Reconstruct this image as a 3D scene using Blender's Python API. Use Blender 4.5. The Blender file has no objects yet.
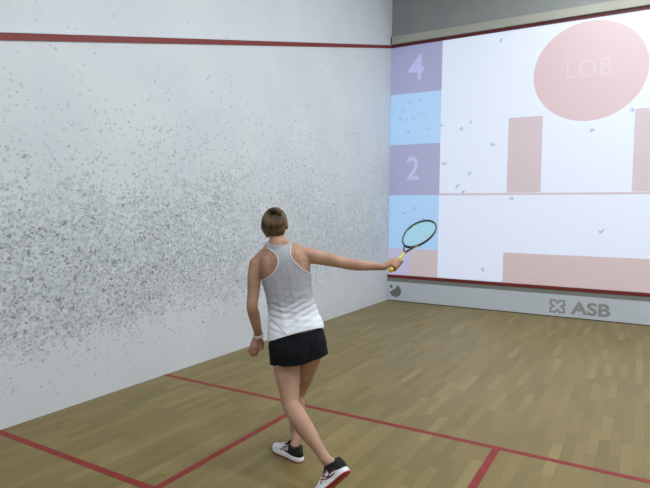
import bpy, bmesh, math, random
import numpy as np
from mathutils import Vector, Matrix, noise
random.seed(7)
SC = bpy.context.scene
COL = SC.collection
V = Vector
PI = math.pi

# ---------------------------------------------------------------- camera (court is a standard 6.4 x 9.75 m squash court)
# x = 0 left side wall, y = 0 front wall, z = 0 floor
CAM = V((4.006, -9.25, 1.6267)); YAW, PITCH, ROLL, FPX = -0.524442, -0.059887, 0.01049, 545.0
CF = V((math.sin(YAW) * math.cos(PITCH), math.cos(YAW) * math.cos(PITCH), math.sin(PITCH)))
_R = CF.cross(V((0, 0, 1))).normalized(); _U = _R.cross(CF)
CR = _R * math.cos(ROLL) + _U * math.sin(ROLL)
CU = _U * math.cos(ROLL) - _R * math.sin(ROLL)
cam = bpy.data.cameras.new('camera'); cam.sensor_fit = 'HORIZONTAL'; cam.sensor_width = 36
cam.lens = 36 * FPX / 650; cam.clip_start = .05
co = bpy.data.objects.new('camera', cam); COL.objects.link(co)
co.matrix_world = Matrix(((CR.x, CU.x, -CF.x, CAM.x), (CR.y, CU.y, -CF.y, CAM.y), (CR.z, CU.z, -CF.z, CAM.z), (0, 0, 0, 1)))
SC.camera = co


def at(u, v, d):
    """the world point measured in the photograph at u, v and standing d metres down the view axis"""
    return CAM + (CR * ((u - 325) / FPX) - CU * ((v - 244) / FPX) + CF) * d


def px(p):
    d = p - CAM; z = d.dot(CF)
    return 325 + FPX * d.dot(CR) / z, 244 - FPX * d.dot(CU) / z


# ---------------------------------------------------------------- materials
def srgb(r, g, b):
    f = lambda c: (c / 255 / 12.92) if c / 255 <= .04045 else ((c / 255 + .055) / 1.055) ** 2.4
    return (f(r), f(g), f(b), 1)


def mat(name, col, rough=.5, metal=0, spec=.5, emit=None, es=0, sss=0):
    m = bpy.data.materials.new(name); m.use_nodes = True
    b = m.node_tree.nodes['Principled BSDF']
    b.inputs['Base Color'].default_value = col
    b.inputs['Roughness'].default_value = rough
    b.inputs['Metallic'].default_value = metal
    b.inputs['Specular IOR Level'].default_value = spec
    if emit:
        b.inputs['Emission Color'].default_value = emit; b.inputs['Emission Strength'].default_value = es
    if sss:
        b.inputs['Subsurface Weight'].default_value = sss; b.inputs['Subsurface Radius'].default_value = (.02, .008, .005)
        b.inputs['Subsurface Scale'].default_value = .5
    return m


def N(m, t, **k):
    n = m.node_tree.nodes.new(t)
    for a, b in k.items(): setattr(n, a, b)
    return n


def L(m, a, b): m.node_tree.links.new(a, b)


def noisy(m, c1, c2, scale, detail=4, coord='Object', bump=0, bscale=None, stretch=(1, 1, 1), lo=.35, hi=.65):
    """vary the base colour between two tones with noise, and optionally bump it"""
    b = m.node_tree.nodes['Principled BSDF']
    tc = N(m, 'ShaderNodeTexCoord'); mp = N(m, 'ShaderNodeMapping'); mp.inputs['Scale'].default_value = stretch
    L(m, tc.outputs[coord], mp.inputs[0])
    n = N(m, 'ShaderNodeTexNoise'); n.inputs['Scale'].default_value = scale; n.inputs['Detail'].default_value = detail
    L(m, mp.outputs[0], n.inputs['Vector'])
    r = N(m, 'ShaderNodeValToRGB'); r.color_ramp.elements[0].position = lo; r.color_ramp.elements[1].position = hi
    r.color_ramp.elements[0].color = c1; r.color_ramp.elements[1].color = c2
    L(m, n.outputs['Fac'], r.inputs[0]); L(m, r.outputs[0], b.inputs['Base Color'])
    if bump:
        n2 = N(m, 'ShaderNodeTexNoise'); n2.inputs['Scale'].default_value = bscale or scale * 3; n2.inputs['Detail'].default_value = 3
        L(m, mp.outputs[0], n2.inputs['Vector'])
        bp = N(m, 'ShaderNodeBump'); bp.inputs['Strength'].default_value = bump; bp.inputs['Distance'].default_value = .004
        L(m, n2.outputs['Fac'], bp.inputs['Height']); L(m, bp.outputs[0], b.inputs['Normal'])
    return m


M = {}
M['plaster'] = noisy(mat('white_plaster', srgb(215, 221, 226), .6, spec=.3), srgb(214, 219, 224), srgb(220, 225, 229), 1.3, bump=.12, bscale=40)
M['plaster_grey'] = noisy(mat('grey_plaster', srgb(132, 139, 133), .8, spec=.2), srgb(149, 154, 153), srgb(155, 160, 158), 1.3)
M['ceiling'] = mat('ceiling_white', srgb(205, 205, 200), .9)
M['red_line'] = mat('red_line_paint', srgb(126, 40, 36), .5)
M['red_floor'] = noisy(mat('red_floor_paint', srgb(134, 38, 34), .5, spec=.3), srgb(128, 33, 30), srgb(142, 44, 40), 9)
M['beige'] = noisy(mat('beige_board', srgb(160, 162, 148), .6), srgb(174, 174, 163), srgb(180, 180, 168), 3)
M['dark'] = mat('dark_end', srgb(45, 48, 48), .6)
M['tin_white'] = noisy(mat('white_tin', srgb(208, 216, 226), .45), srgb(205, 213, 223), srgb(211, 219, 229), 2)
M['tin_grey'] = mat('grey_tin_band', srgb(134, 140, 138), .5)
M['logo_grey'] = mat('grey_logo', srgb(152, 158, 158), .5)
M['logo_dark'] = mat('dark_grey_logo', srgb(116, 122, 118), .5)
M['shadow_gap'] = mat('dark_gap_shade', srgb(40, 38, 34), .9)
for i, c in enumerate([(202, 208, 213), (189, 195, 200), (172, 178, 183), (144, 149, 154)]):
    M['mark%d' % i] = mat('ball_mark_grey_%s' % 'abcd'[i], srgb(*c), .8, spec=.2)
M['skin'] = noisy(mat('skin', srgb(182, 142, 120), .5, spec=.35, sss=.1), srgb(166, 125, 102), srgb(186, 147, 124), 9, bump=.05, bscale=120)
M['top'] = None


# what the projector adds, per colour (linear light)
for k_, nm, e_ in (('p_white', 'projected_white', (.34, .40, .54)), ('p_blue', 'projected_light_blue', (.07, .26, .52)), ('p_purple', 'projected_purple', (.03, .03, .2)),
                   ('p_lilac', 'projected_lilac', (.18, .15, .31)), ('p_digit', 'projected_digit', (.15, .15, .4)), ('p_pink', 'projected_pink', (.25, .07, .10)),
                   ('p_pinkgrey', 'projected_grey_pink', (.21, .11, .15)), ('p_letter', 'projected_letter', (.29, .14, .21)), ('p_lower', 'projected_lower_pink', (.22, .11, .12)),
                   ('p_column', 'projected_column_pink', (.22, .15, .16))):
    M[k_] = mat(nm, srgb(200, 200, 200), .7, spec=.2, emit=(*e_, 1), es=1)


def floor_mat():
    m = mat('maple_strips', srgb(160, 146, 108), .38, spec=.3)
    b = m.node_tree.nodes['Principled BSDF']
    tc = N(m, 'ShaderNodeTexCoord'); sp = N(m, 'ShaderNodeSeparateXYZ'); L(m, tc.outputs['Object'], sp.inputs[0])

    def math_(op, a, bb, c=None):
        n = N(m, 'ShaderNodeMath', operation=op)
        for i, x in enumerate((a, bb, c)):
            if x is None: continue
            if isinstance(x, (int, float)): n.inputs[i].default_value = x
            else: L(m, x, n.inputs[i])
        return n.outputs[0]
    W, LEN = .0705, .52
    xs = math_('DIVIDE', sp.outputs[0], W); xi = math_('FLOOR', xs, None)
    wn = N(m, 'ShaderNodeTexWhiteNoise', noise_dimensions='1D'); L(m, xi, wn.inputs['W'])
    ys = math_('ADD', math_('DIVIDE', sp.outputs[1], LEN), math_('MULTIPLY', wn.outputs[0], 7.3)); yi = math_('FLOOR', ys, None)
    cb = N(m, 'ShaderNodeCombineXYZ'); L(m, xi, cb.inputs[0]); L(m, yi, cb.inputs[1])
    w2 = N(m, 'ShaderNodeTexWhiteNoise', noise_dimensions='2D'); L(m, cb.outputs[0], w2.inputs['Vector'])
    r = N(m, 'ShaderNodeValToRGB'); e = r.color_ramp.elements
    e[0].color = srgb(121, 107, 58); e[1].color = srgb(145, 128, 81)
    for p, c in ((.12, (125, 110, 64)), (.5, (131, 114, 68)), (.85, (136, 119, 72))):
        x = e.new(p); x.color = srgb(*c)
    L(m, w2.outputs[0], r.inputs[0])
    # grain
    mp = N(m, 'ShaderNodeMapping'); mp.inputs['Scale'].default_value = (22, 1.6, 1); L(m, tc.outputs['Object'], mp.inputs[0])
    add = N(m, 'ShaderNodeVectorMath', operation='ADD'); L(m, mp.outputs[0], add.inputs[0])
    sc = N(m, 'ShaderNodeVectorMath', operation='SCALE'); L(m, w2.outputs['Color'], sc.inputs[0]); sc.inputs['Scale'].default_value = 9
    L(m, sc.outputs[0], add.inputs[1])
    g = N(m, 'ShaderNodeTexNoise'); g.inputs['Scale'].default_value = 3; g.inputs['Detail'].default_value = 5; L(m, add.outputs[0], g.inputs['Vector'])
    mx = N(m, 'ShaderNodeMix', data_type='RGBA', blend_type='MULTIPLY'); mx.inputs[0].default_value = 1
    gr = N(m, 'ShaderNodeValToRGB'); gr.color_ramp.elements[0].color = (.86, .85, .83, 1); gr.color_ramp.elements[1].color = (1.06, 1.06, 1.06, 1)
    L(m, g.outputs['Fac'], gr.inputs[0]); L(m, r.outputs[0], mx.inputs[6]); L(m, gr.outputs[0], mx.inputs[7])
    # broad wear patches
    n2 = N(m, 'ShaderNodeTexNoise'); n2.inputs['Scale'].default_value = .9; n2.inputs['Detail'].default_value = 3; L(m, tc.outputs['Object'], n2.inputs['Vector'])
    pr = N(m, 'ShaderNodeValToRGB'); pr.color_ramp.elements[0].position = .3; pr.color_ramp.elements[1].position = .7
    pr.color_ramp.elements[0].color = (.94, .94, .92, 1); pr.color_ramp.elements[1].color = (1.04, 1.03, 1.02, 1)
    L(m, n2.outputs['Fac'], pr.inputs[0])
    m2 = N(m, 'ShaderNodeMix', data_type='RGBA', blend_type='MULTIPLY'); m2.inputs[0].default_value = 1
    L(m, mx.outputs[2], m2.inputs[6]); L(m, pr.outputs[0], m2.inputs[7])
    # fine joints between strips
    fx = math_('FRACT', xs, None); fy = math_('FRACT', ys, None)
    jx = math_('LESS_THAN', fx, .025); jy = math_('LESS_THAN', fy, .005); j = math_('MULTIPLY', math_('MAXIMUM', jx, jy), .35)
    m3 = N(m, 'ShaderNodeMix', data_type='RGBA'); L(m, j, m3.inputs[0]); L(m, m2.outputs[2], m3.inputs[6]); m3.inputs[7].default_value = srgb(66, 56, 32)
    L(m, m3.outputs[2], b.inputs['Base Color'])
    rr = math_('ADD', math_('MULTIPLY', g.outputs['Fac'], .12), .36); L(m, rr, b.inputs['Roughness'])
    return m


M['floor'] = floor_mat()


# ---------------------------------------------------------------- helpers
def link(name, bm_or_me, mats, parent=None, smooth=False, kind=None, label=None):
    if isinstance(bm_or_me, bmesh.types.BMesh):
        me = bpy.data.meshes.new(name); bm_or_me.to_mesh(me); bm_or_me.free()
    else: me = bm_or_me
    for m in (mats if isinstance(mats, (list, tuple)) else [mats]): me.materials.append(m)
    if smooth: me.polygons.foreach_set('use_smooth', [True] * len(me.polygons))
    o = bpy.data.objects.new(name, me); COL.objects.link(o)
    if parent: o.parent = parent
    if kind: o['kind'] = kind
    if label: o['label'] = label
    return o


def box(bm, x0, x1, y0, y1, z0, z1, mi=0, bev=0):
    vs = [bm.verts.new((x, y, z)) for x in (x0, x1) for y in (y0, y1) for z in (z0, z1)]
    fs = [bm.faces.new([vs[i] for i in f]) for f in ((0, 1, 3, 2), (4, 6, 7, 5), (0, 4, 5, 1), (2, 3, 7, 6), (0, 2, 6, 4), (1, 5, 7, 3))]
    for f in fs: f.material_index = mi
    if bev:
        es = list({e for f in fs for e in f.edges})
        bmesh.ops.bevel(bm, geom=es, offset=bev, segments=2, affect='EDGES')
    return fs


def boxobj(name, b, m, **k):
    bev = k.pop('bev', 0); bm = bmesh.new(); box(bm, *b, bev=bev); bmesh.ops.recalc_face_normals(bm, faces=bm.faces)
    return link(name, bm, m, **k)


def catmull(pts, n):
    P = [pts[0] + (pts[0] - pts[1])] + list(pts) + [pts[-1] + (pts[-1] - pts[-2])]
    out = []
    for i in range(1, len(P) - 2):
        for k in range(n):
            t = k / n
            a, b, c, d = P[i - 1], P[i], P[i + 1], P[i + 2]
            out.append(.5 * ((2 * b) + (c - a) * t + (2 * a - 5 * b + 4 * c - d) * t * t + (3 * b - a - 3 * c + d) * t ** 3))
    out.append(P[-2] * 1.0)
    return out


def rings(bm, rr, cap=True, mi=0, closed=False):
    vv = [[bm.verts.new(p) for p in r] for r in rr]
    n = len(vv[0])
    pairs = list(zip(vv, vv[1:])) + ([(vv[-1], vv[0])] if closed else [])
    for a, b in pairs:
        for i in range(n):
            f = bm.faces.new((a[i], a[(i + 1) % n], b[(i + 1) % n], b[i])); f.material_index = mi
    if cap and not closed:
        f = bm.faces.new(vv[0][::-1]); f.material_index = mi
        f = bm.faces.new(vv[-1]); f.material_index = mi
    return vv


def tube(bm, pts, rad, n=16, seg=6, ref=None, round_caps=True, mi=0, interp=True, flat=1.0):
    """tapering tube through pts; rad: list of r or (ra, rb) with ra measured along ref"""
    rad = [(r, r) if isinstance(r, (int, float)) else r for r in rad]
    if interp and len(pts) > 1:
        P = catmull(pts, seg); Rr = catmull([V((a, b, 0)) for a, b in rad], seg)
    else: P = list(pts); Rr = [V((a, b, 0)) for a, b in rad]
    T = []
    for i in range(len(P)):
        a = P[max(i - 1, 0)]; b = P[min(i + 1, len(P) - 1)]; T.append((b - a).normalized())
    rf = ref or (V((0, 0, 1)) if abs(T[0].z) < .9 else V((1, 0, 0)))
    A = (rf - T[0] * rf.dot(T[0])).normalized()
    out = []

    def ring(c, A, B, ra, rb): return [c + A * (ra * math.cos(2 * PI * k / n)) + B * (rb * math.sin(2 * PI * k / n)) for k in range(n)]
    for i, (p, t) in enumerate(zip(P, T)):
        if ref: A = (ref - t * ref.dot(t)).normalized()
        else: A = (A - t * A.dot(t)).normalized()
        B = t.cross(A); ra, rb = max(Rr[i].x, .0003), max(Rr[i].y, .0003)
        if i == 0 and round_caps:
            for ph in (80, 60, 40, 20):
                c_, s_ = math.cos(math.radians(ph)), math.sin(math.radians(ph)); out.append(ring(p - t * min(ra, rb) * s_ * flat, A, B, ra * c_, rb * c_))
        out.append(ring(p, A, B, ra, rb))
        if i == len(P) - 1 and round_caps:
            for ph in (20, 40, 60, 80):
                c_, s_ = math.cos(math.radians(ph)), math.sin(math.radians(ph)); out.append(ring(p + t * min(ra, rb) * s_ * flat, A, B, ra * c_, rb * c_))
    return rings(bm, out, mi=mi)


def ellipsoid(bm, c, X, Y, Z, n=24, m=16, mi=0):
    rr = []
    for j in range(1, m):
        ph = -PI / 2 + PI * j / m
        rr.append([c + X * (math.cos(ph) * math.cos(2 * PI * k / n)) + Y * (math.cos(ph) * math.sin(2 * PI * k / n)) + Z * math.sin(ph) for k in range(n)])
    rings(bm, rr, mi=mi)


def remesh(bm, voxel, smooth=4, factor=.5):
    """fuse overlapping closed volumes into one continuous surface"""
    bmesh.ops.recalc_face_normals(bm, faces=bm.faces)
    me = bpy.data.meshes.new('tmp'); bm.to_mesh(me); bm.free()
    o = bpy.data.objects.new('tmp', me); COL.objects.link(o)
    r = o.modifiers.new('r', 'REMESH'); r.mode = 'VOXEL'; r.voxel_size = voxel
    if smooth:
        s = o.modifiers.new('s', 'SMOOTH'); s.iterations = smooth; s.factor = factor
    dg = bpy.context.evaluated_depsgraph_get(); dg.update()
    out = bpy.data.meshes.new_from_object(o.evaluated_get(dg))
    bpy.data.objects.remove(o); bpy.data.meshes.remove(me)
    out.materials.clear()
    return out


def text_faces(s, size, bold=0, spacing=1.0):
    """flat lettering as triangles, centred, in 2-D"""
    c = bpy.data.curves.new('t', 'FONT'); c.body = s; c.size = size; c.align_x = 'CENTER'; c.align_y = 'CENTER'; c.offset = bold; c.space_character = spacing
    c.resolution_u = 6
    o = bpy.data.objects.new('t', c); COL.objects.link(o)
    dg = bpy.context.evaluated_depsgraph_get(); dg.update()
    me = bpy.data.meshes.new_from_object(o.evaluated_get(dg))
    vs = [tuple(v.co) for v in me.vertices]; fs = [tuple(p.vertices) for p in me.polygons]
    bpy.data.objects.remove(o); bpy.data.curves.remove(c); bpy.data.meshes.remove(me)
    return vs, fs


def text_on_front(name, s, x0, x1, z0, z1, y, m, parent, bold=0, spacing=1.0, label=None):
    """lettering lying on the front wall, filling the box x0..x1, z0..z1"""
    vs, fs = text_faces(s, 1, bold, spacing)
    xa = min(v[0] for v in vs); xb = max(v[0] for v in vs); ya = min(v[1] for v in vs); yb = max(v[1] for v in vs)
    bm = bmesh.new()
    bv = [bm.verts.new((x0 + (v[0] - xa) / (xb - xa) * (x1 - x0), y, z0 + (v[1] - ya) / (yb - ya) * (z1 - z0))) for v in vs]
    for f in fs:
        try: bm.faces.new([bv[i] for i in f])
        except ValueError: pass
    r = bmesh.ops.extrude_face_region(bm, geom=list(bm.faces))
    for e in r['geom']:
        if isinstance(e, bmesh.types.BMVert): e.co.y += .001
    bmesh.ops.recalc_face_normals(bm, faces=bm.faces)
    return link(name, bm, m, parent=parent, label=label)


def top(o, label, cat, group=None):
    o['label'] = label; o['category'] = cat
    if group: o['group'] = group
    return o


def empty(name, loc=(0, 0, 0)):
    o = bpy.data.objects.new(name, None); COL.objects.link(o); o.location = loc; o.empty_display_size = .1
    return o


# ---------------------------------------------------------------- the court
CW, CL, CH = 6.4, 9.75, 5.9
boxobj('floor', (-.15, CW + .15, -CL - .15, .15, -.1, 0), M['floor'], kind='structure')
boxobj('ceiling', (-.15, CW + .15, -CL - .15, .15, CH, CH + .1), M['ceiling'], kind='structure')
boxobj('wall_right', (CW, CW + .15, -CL - .15, .15, 0, CH), M['plaster'], kind='structure')
boxobj('wall_back', (0, CW, -CL - .15, -CL, 0, CH), M['plaster'], kind='structure')
# front wall: white playing surface below the out line, grey above it
bm = bmesh.new()
box(bm, 0, CW, 0, .15, 0, 4.60, 0); box(bm, 0, CW, 0, .15, 4.60, CH, 1)
bmesh.ops.recalc_face_normals(bm, faces=bm.faces)
link('wall_front', bm, [M['plaster'], M['plaster_grey']], kind='structure')


# left wall with thousands of grey ball marks, thick in the band where the ball is played
def left_wall():
    bm = bmesh.new(); box(bm, -.15, 0, -CL - .15, .15, 0, CH, 0)
    bmesh.ops.recalc_face_normals(bm, faces=bm.faces)
    rnd = random.Random(11)

    def dens(y, z):
        t = min(max(-y / 7.0, 0), 1.3)
        lo = .76 - .26 * t + .05 * noise.noise(V((y * 1.7, 0, 3)))
        peak = 1.22 - .08 * t
        amp = .34 + .85 * min(t, 1) ** 1.3
        nn = noise.noise(V((y * .9, z * 1.3, 5))) * .5 + noise.noise(V((y * 3.1, z * 3.1, 9))) * .5
        patch = max(.2, 1 + 1.1 * nn)
        if z < lo: return .05 * math.exp(-(lo - z) / .12) * (1 if z > .12 else 0) * 5
        up = math.exp(-((z - peak) / (.60 + .5 * (1 - min(t, 1)))) ** 2) if z > peak else min(1, (z - lo) / .32 + .22)
        tail = .06 * math.exp(-max(0, z - 2.0) / .6)
        return (up * amp + tail) * patch
    n = 0; trie = 0
    while n < 32000 and trie < 500000:
        trie += 1
        y = -rnd.random() * 9.6; z = rnd.random() * 3.6 + .12
        d = dens(y, z)
        if rnd.random() > d: continue
        n += 1; mi0 = rnd.choice((1, 2, 2, 2))
        s = .0065 + .0075 * rnd.random() + (.004 if rnd.random() < .1 else 0)
        if mi0 == 1 and d > .35: s *= 1.9
        el = 1 + rnd.random() * 1.1; ang = rnd.gauss(.35, .7)
        ca, sa = math.cos(ang), math.sin(ang); k = 7
        mi = rnd.choices((1, 2, 3, 4), (3, 6, 4.5, 1.0) if d > .75 and y < -4.6 else (5, 6, 1.8, .2) if d > .35 and y < -3.8 else (8, 4, .5, .04))[0]
        if mi0 == 1: mi = 1
        x = .0004 + .0002 * mi + n * 1e-8
        pts = []
        for i in range(k):
            a = 2 * PI * i / k; r = s * (.65 + .6 * rnd.random()); p, q_ = r * el * math.cos(a) * .8, r * math.sin(a) * .8
            pts.append(bm.verts.new((x, y + p * ca - q_ * sa, z + p * sa + q_ * ca)))
        f = bm.faces.new(pts); f.material_index = mi
        if f.normal.x < 0: f.normal_flip()
    return link('wall_left', bm, [M['plaster']] + [M['mark%d' % i] for i in range(4)], kind='structure')


left_wall()
# out lines: red channel on the left wall, sloping down towards the back, with a white strip painting in the highlight above it
SL = 2.44 / 9.75


def sloped(bm, y0, y1, dz0, dz1, t, mi=0):
    vs = []
    for y in (y0, y1):
        zc = 4.57 + y * SL
        for (x, z) in ((0, dz0), (t, dz0), (t, dz1), (0, dz1)): vs.append(bm.verts.new((x, y, zc + z)))
    for f in ((0, 1, 2, 3), (7, 6, 5, 4), (0, 4, 5, 1), (1, 5, 6, 2), (2, 6, 7, 3), (3, 7, 4, 0)):
        bm.faces.new([vs[i] for i in f]).material_index = mi


bm = bmesh.new(); sloped(bm, 0, -CL, .0, .052, .012); sloped(bm, 0, -CL, .052, .062, .016, 1)
bmesh.ops.recalc_face_normals(bm, faces=bm.faces)
link('trim_1', bm, [M['red_line'], M['tin_white']], kind='structure')
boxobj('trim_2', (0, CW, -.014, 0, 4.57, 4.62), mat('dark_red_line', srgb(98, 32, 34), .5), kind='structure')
bm = bmesh.new(); box(bm, .02, CW, -.05, 0, 4.622, 4.755, bev=.004); bmesh.ops.recalc_face_normals(bm, faces=bm.faces)
link('trim_3', bm, M['beige'], kind='structure')
boxobj('trim_4', (0, .02, -.05, 0, 4.622, 4.755), M['dark'], kind='structure')

# the floor lines, painted
LZ = .0012
SLY = -5.45


def floor_line(n, x0, x1, y0, y1):
    boxobj('trim_%d' % n, (x0, x1, y0, y1, 0, LZ), M['red_floor'], kind='structure')


floor_line(5, 0, CW, SLY - .025, SLY + .025)                     # short line
floor_line(6, 3.178, 3.228, -CL, SLY - .025)                     # half-court line
for n, (xa, xb) in ((7, (1.59, 1.64)), (8, (4.76, 4.81))): floor_line(n, xa, xb, -7.10, SLY - .025)
floor_line(9, 0, 1.59, -7.10, -7.05); floor_line(10, 4.81, CW, -7.10, -7.05)

# the tin
tin = empty('tin_board', (3.2, 0, 0))
top(tin, 'white tin board with grey band and red strip at foot of front wall', 'tin board')


def tpart(name, b, m, **k):
    o = boxobj(name, b, m, **k); o.parent = tin; o.matrix_parent_inverse = Matrix.Translation((-3.2, 0, 0)); return o


tpart('panel', (.004, 3.232, -.022, -.0005, .012, .357), M['tin_white'])
tpart('panel', (3.236, CW - .004, -.022, -.0005, .012, .357), M['tin_white'])
tpart('base_gap_shade', (.004, CW - .004, -.014, -.0005, .001, .012), M['shadow_gap'])  # dark strip painting in the shade of the gap below the panels
tpart('grey_band', (.004, CW - .004, -.024, -.0005, .357, .427), M['tin_grey'])
bm = bmesh.new()
box(bm, .004, CW - .004, -.034, -.0005, .427, .452, bev=.003); box(bm, .004, CW - .004, -.028, -.0005, .4525, .480, bev=.003)
bmesh.ops.recalc_face_normals(bm, faces=bm.faces)
rs = link('red_strip', bm, M['red_line']); rs.parent = tin; rs.matrix_parent_inverse = Matrix.Translation((-3.2, 0, 0))


def fix(o): o.matrix_parent_inverse = Matrix.Translation((-3.2, 0, 0)); return o


fix(text_on_front('lettering', 'ASB', 3.112, 3.662, .066, .268, -.0235, M['logo_grey'], tin, bold=.035, spacing=1.02, label='grey capital letters ASB'))


def stroke(bm, pts, w, y, closed=True):
    n = len(pts)
    for i in range(n if closed else n - 1):
        a = V((pts[i][0], 0, pts[i][1])); b = V((pts[(i + 1) % n][0], 0, pts[(i + 1) % n][1]))
        d = (b - a).normalized(); nn = V((-d.z, 0, d.x)) * w / 2; e = d * w * .45
        q = [a - nn - e, b - nn + e, b + nn + e, a + nn - e]
        vs = [bm.verts.new((p.x, y - i * 1e-5, p.z)) for p in q]; bm.faces.new(vs)


bm = bmesh.new()
S = .112; cx, cz = 2.918, .168
quad = []
for k in range(4):
    for (a, b) in ((-1, 1), (-.32, 1), (-.0, .55), (.32, 1)):
        c_, s_ = [(1, 0), (0, -1), (-1, 0), (0, 1)][k]
        quad.append((cx + S * .88 * (a * c_ - b * s_), cz + S * .82 * (a * s_ + b * c_)))
stroke(bm, quad, .03, -.0232)
fix(link('emblem', bm, M['logo_grey'], parent=tin, label='grey square emblem with notched sides'))
bm = bmesh.new(); g = 30; Rr = .110; cx, cz = .168, .183
for i in range(g):
    for j in range(g):
        x = (i + .5) / g * 2 - 1; z = (j + .5) / g * 2 - 1
        ok = x * x + z * z < 1
        if x < -.05 and z > .25: ok = False
        if x < -.45 and z > -.05: ok = False
        if x < .12 and z > .55: ok = False
        if -1.05 < x < -.5 and .45 < z < 1.0: ok = True
        if -.3 < x < -.1 and -1 < z < -.78: ok = False
        if -.62 < x < -.4 and -.02 < z < .2: ok = True
        if ok:
            h = 1 / g
            vs = [bm.verts.new((cx + Rr * (x + a * h), -.0228, cz + Rr * (z + b * h))) for a, b in ((-1, -1), (1, -1), (1, 1), (-1, 1))]; bm.faces.new(vs)
bmesh.ops.remove_doubles(bm, verts=bm.verts, dist=.0005)
fix(link('round_emblem', bm, M['logo_dark'], parent=tin, label='dark grey disc emblem with a notched corner'))

# ---------------------------------------------------------------- the projected training picture on the front wall
pj = empty('projected_picture', (3.2, 0, .49))
top(pj, 'projected training game picture with pink circle and bars on front wall', 'projection')
pj_inv = Matrix.Translation((-3.2, 0, -.49))


def ppart(name, x0, x1, z0, z1, m, y=.002, parent=pj, label=None):
    o = boxobj(name, (x0, x1, -y, 0, z0, z1), m, label=label); o.parent = parent
    if parent is pj: o.matrix_parent_inverse = pj_inv
    return o


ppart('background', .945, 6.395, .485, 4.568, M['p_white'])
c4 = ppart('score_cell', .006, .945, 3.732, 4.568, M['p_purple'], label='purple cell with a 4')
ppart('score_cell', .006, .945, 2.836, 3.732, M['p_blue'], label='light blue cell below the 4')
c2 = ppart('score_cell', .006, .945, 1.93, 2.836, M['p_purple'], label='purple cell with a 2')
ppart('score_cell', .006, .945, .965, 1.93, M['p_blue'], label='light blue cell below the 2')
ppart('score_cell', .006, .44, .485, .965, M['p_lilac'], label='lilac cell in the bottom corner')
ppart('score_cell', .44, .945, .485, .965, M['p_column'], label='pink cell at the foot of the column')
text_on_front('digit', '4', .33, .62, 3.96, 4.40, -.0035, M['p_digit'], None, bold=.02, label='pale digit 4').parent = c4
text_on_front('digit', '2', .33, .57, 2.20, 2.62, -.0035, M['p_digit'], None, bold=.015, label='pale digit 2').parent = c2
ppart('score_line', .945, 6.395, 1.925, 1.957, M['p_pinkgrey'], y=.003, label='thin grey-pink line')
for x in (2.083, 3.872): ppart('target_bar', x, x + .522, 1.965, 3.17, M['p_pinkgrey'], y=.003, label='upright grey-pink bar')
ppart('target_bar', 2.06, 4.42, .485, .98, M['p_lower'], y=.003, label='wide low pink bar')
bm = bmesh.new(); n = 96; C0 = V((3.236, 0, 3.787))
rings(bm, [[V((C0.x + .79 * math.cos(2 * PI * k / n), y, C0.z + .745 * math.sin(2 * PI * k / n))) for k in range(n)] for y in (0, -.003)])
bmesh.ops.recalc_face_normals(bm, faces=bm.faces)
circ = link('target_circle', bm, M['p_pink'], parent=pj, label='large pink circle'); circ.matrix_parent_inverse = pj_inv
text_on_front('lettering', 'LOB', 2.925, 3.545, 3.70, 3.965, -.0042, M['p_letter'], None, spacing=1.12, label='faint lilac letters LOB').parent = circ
# ball smudges on the front wall, seen through the light
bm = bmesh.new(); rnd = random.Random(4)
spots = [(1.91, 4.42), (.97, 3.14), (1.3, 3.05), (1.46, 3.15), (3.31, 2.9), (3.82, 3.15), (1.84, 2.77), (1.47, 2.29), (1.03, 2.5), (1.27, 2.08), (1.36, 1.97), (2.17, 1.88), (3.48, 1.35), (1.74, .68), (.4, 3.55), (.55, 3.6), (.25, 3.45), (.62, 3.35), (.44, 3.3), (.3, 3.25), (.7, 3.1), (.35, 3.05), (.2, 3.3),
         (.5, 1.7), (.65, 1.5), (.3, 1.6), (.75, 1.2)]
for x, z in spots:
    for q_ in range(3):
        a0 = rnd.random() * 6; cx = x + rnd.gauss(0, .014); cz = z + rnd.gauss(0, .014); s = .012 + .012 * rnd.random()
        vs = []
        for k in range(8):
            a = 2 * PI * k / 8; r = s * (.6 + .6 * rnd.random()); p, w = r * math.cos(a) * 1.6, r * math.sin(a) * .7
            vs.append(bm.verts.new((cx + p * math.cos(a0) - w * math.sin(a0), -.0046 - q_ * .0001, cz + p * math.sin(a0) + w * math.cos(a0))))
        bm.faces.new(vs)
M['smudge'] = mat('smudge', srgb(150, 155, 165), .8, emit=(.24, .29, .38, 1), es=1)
sm = link('ball_smudges', bm, M['smudge'], parent=pj, kind='stuff'); sm.matrix_parent_inverse = pj_inv

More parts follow.
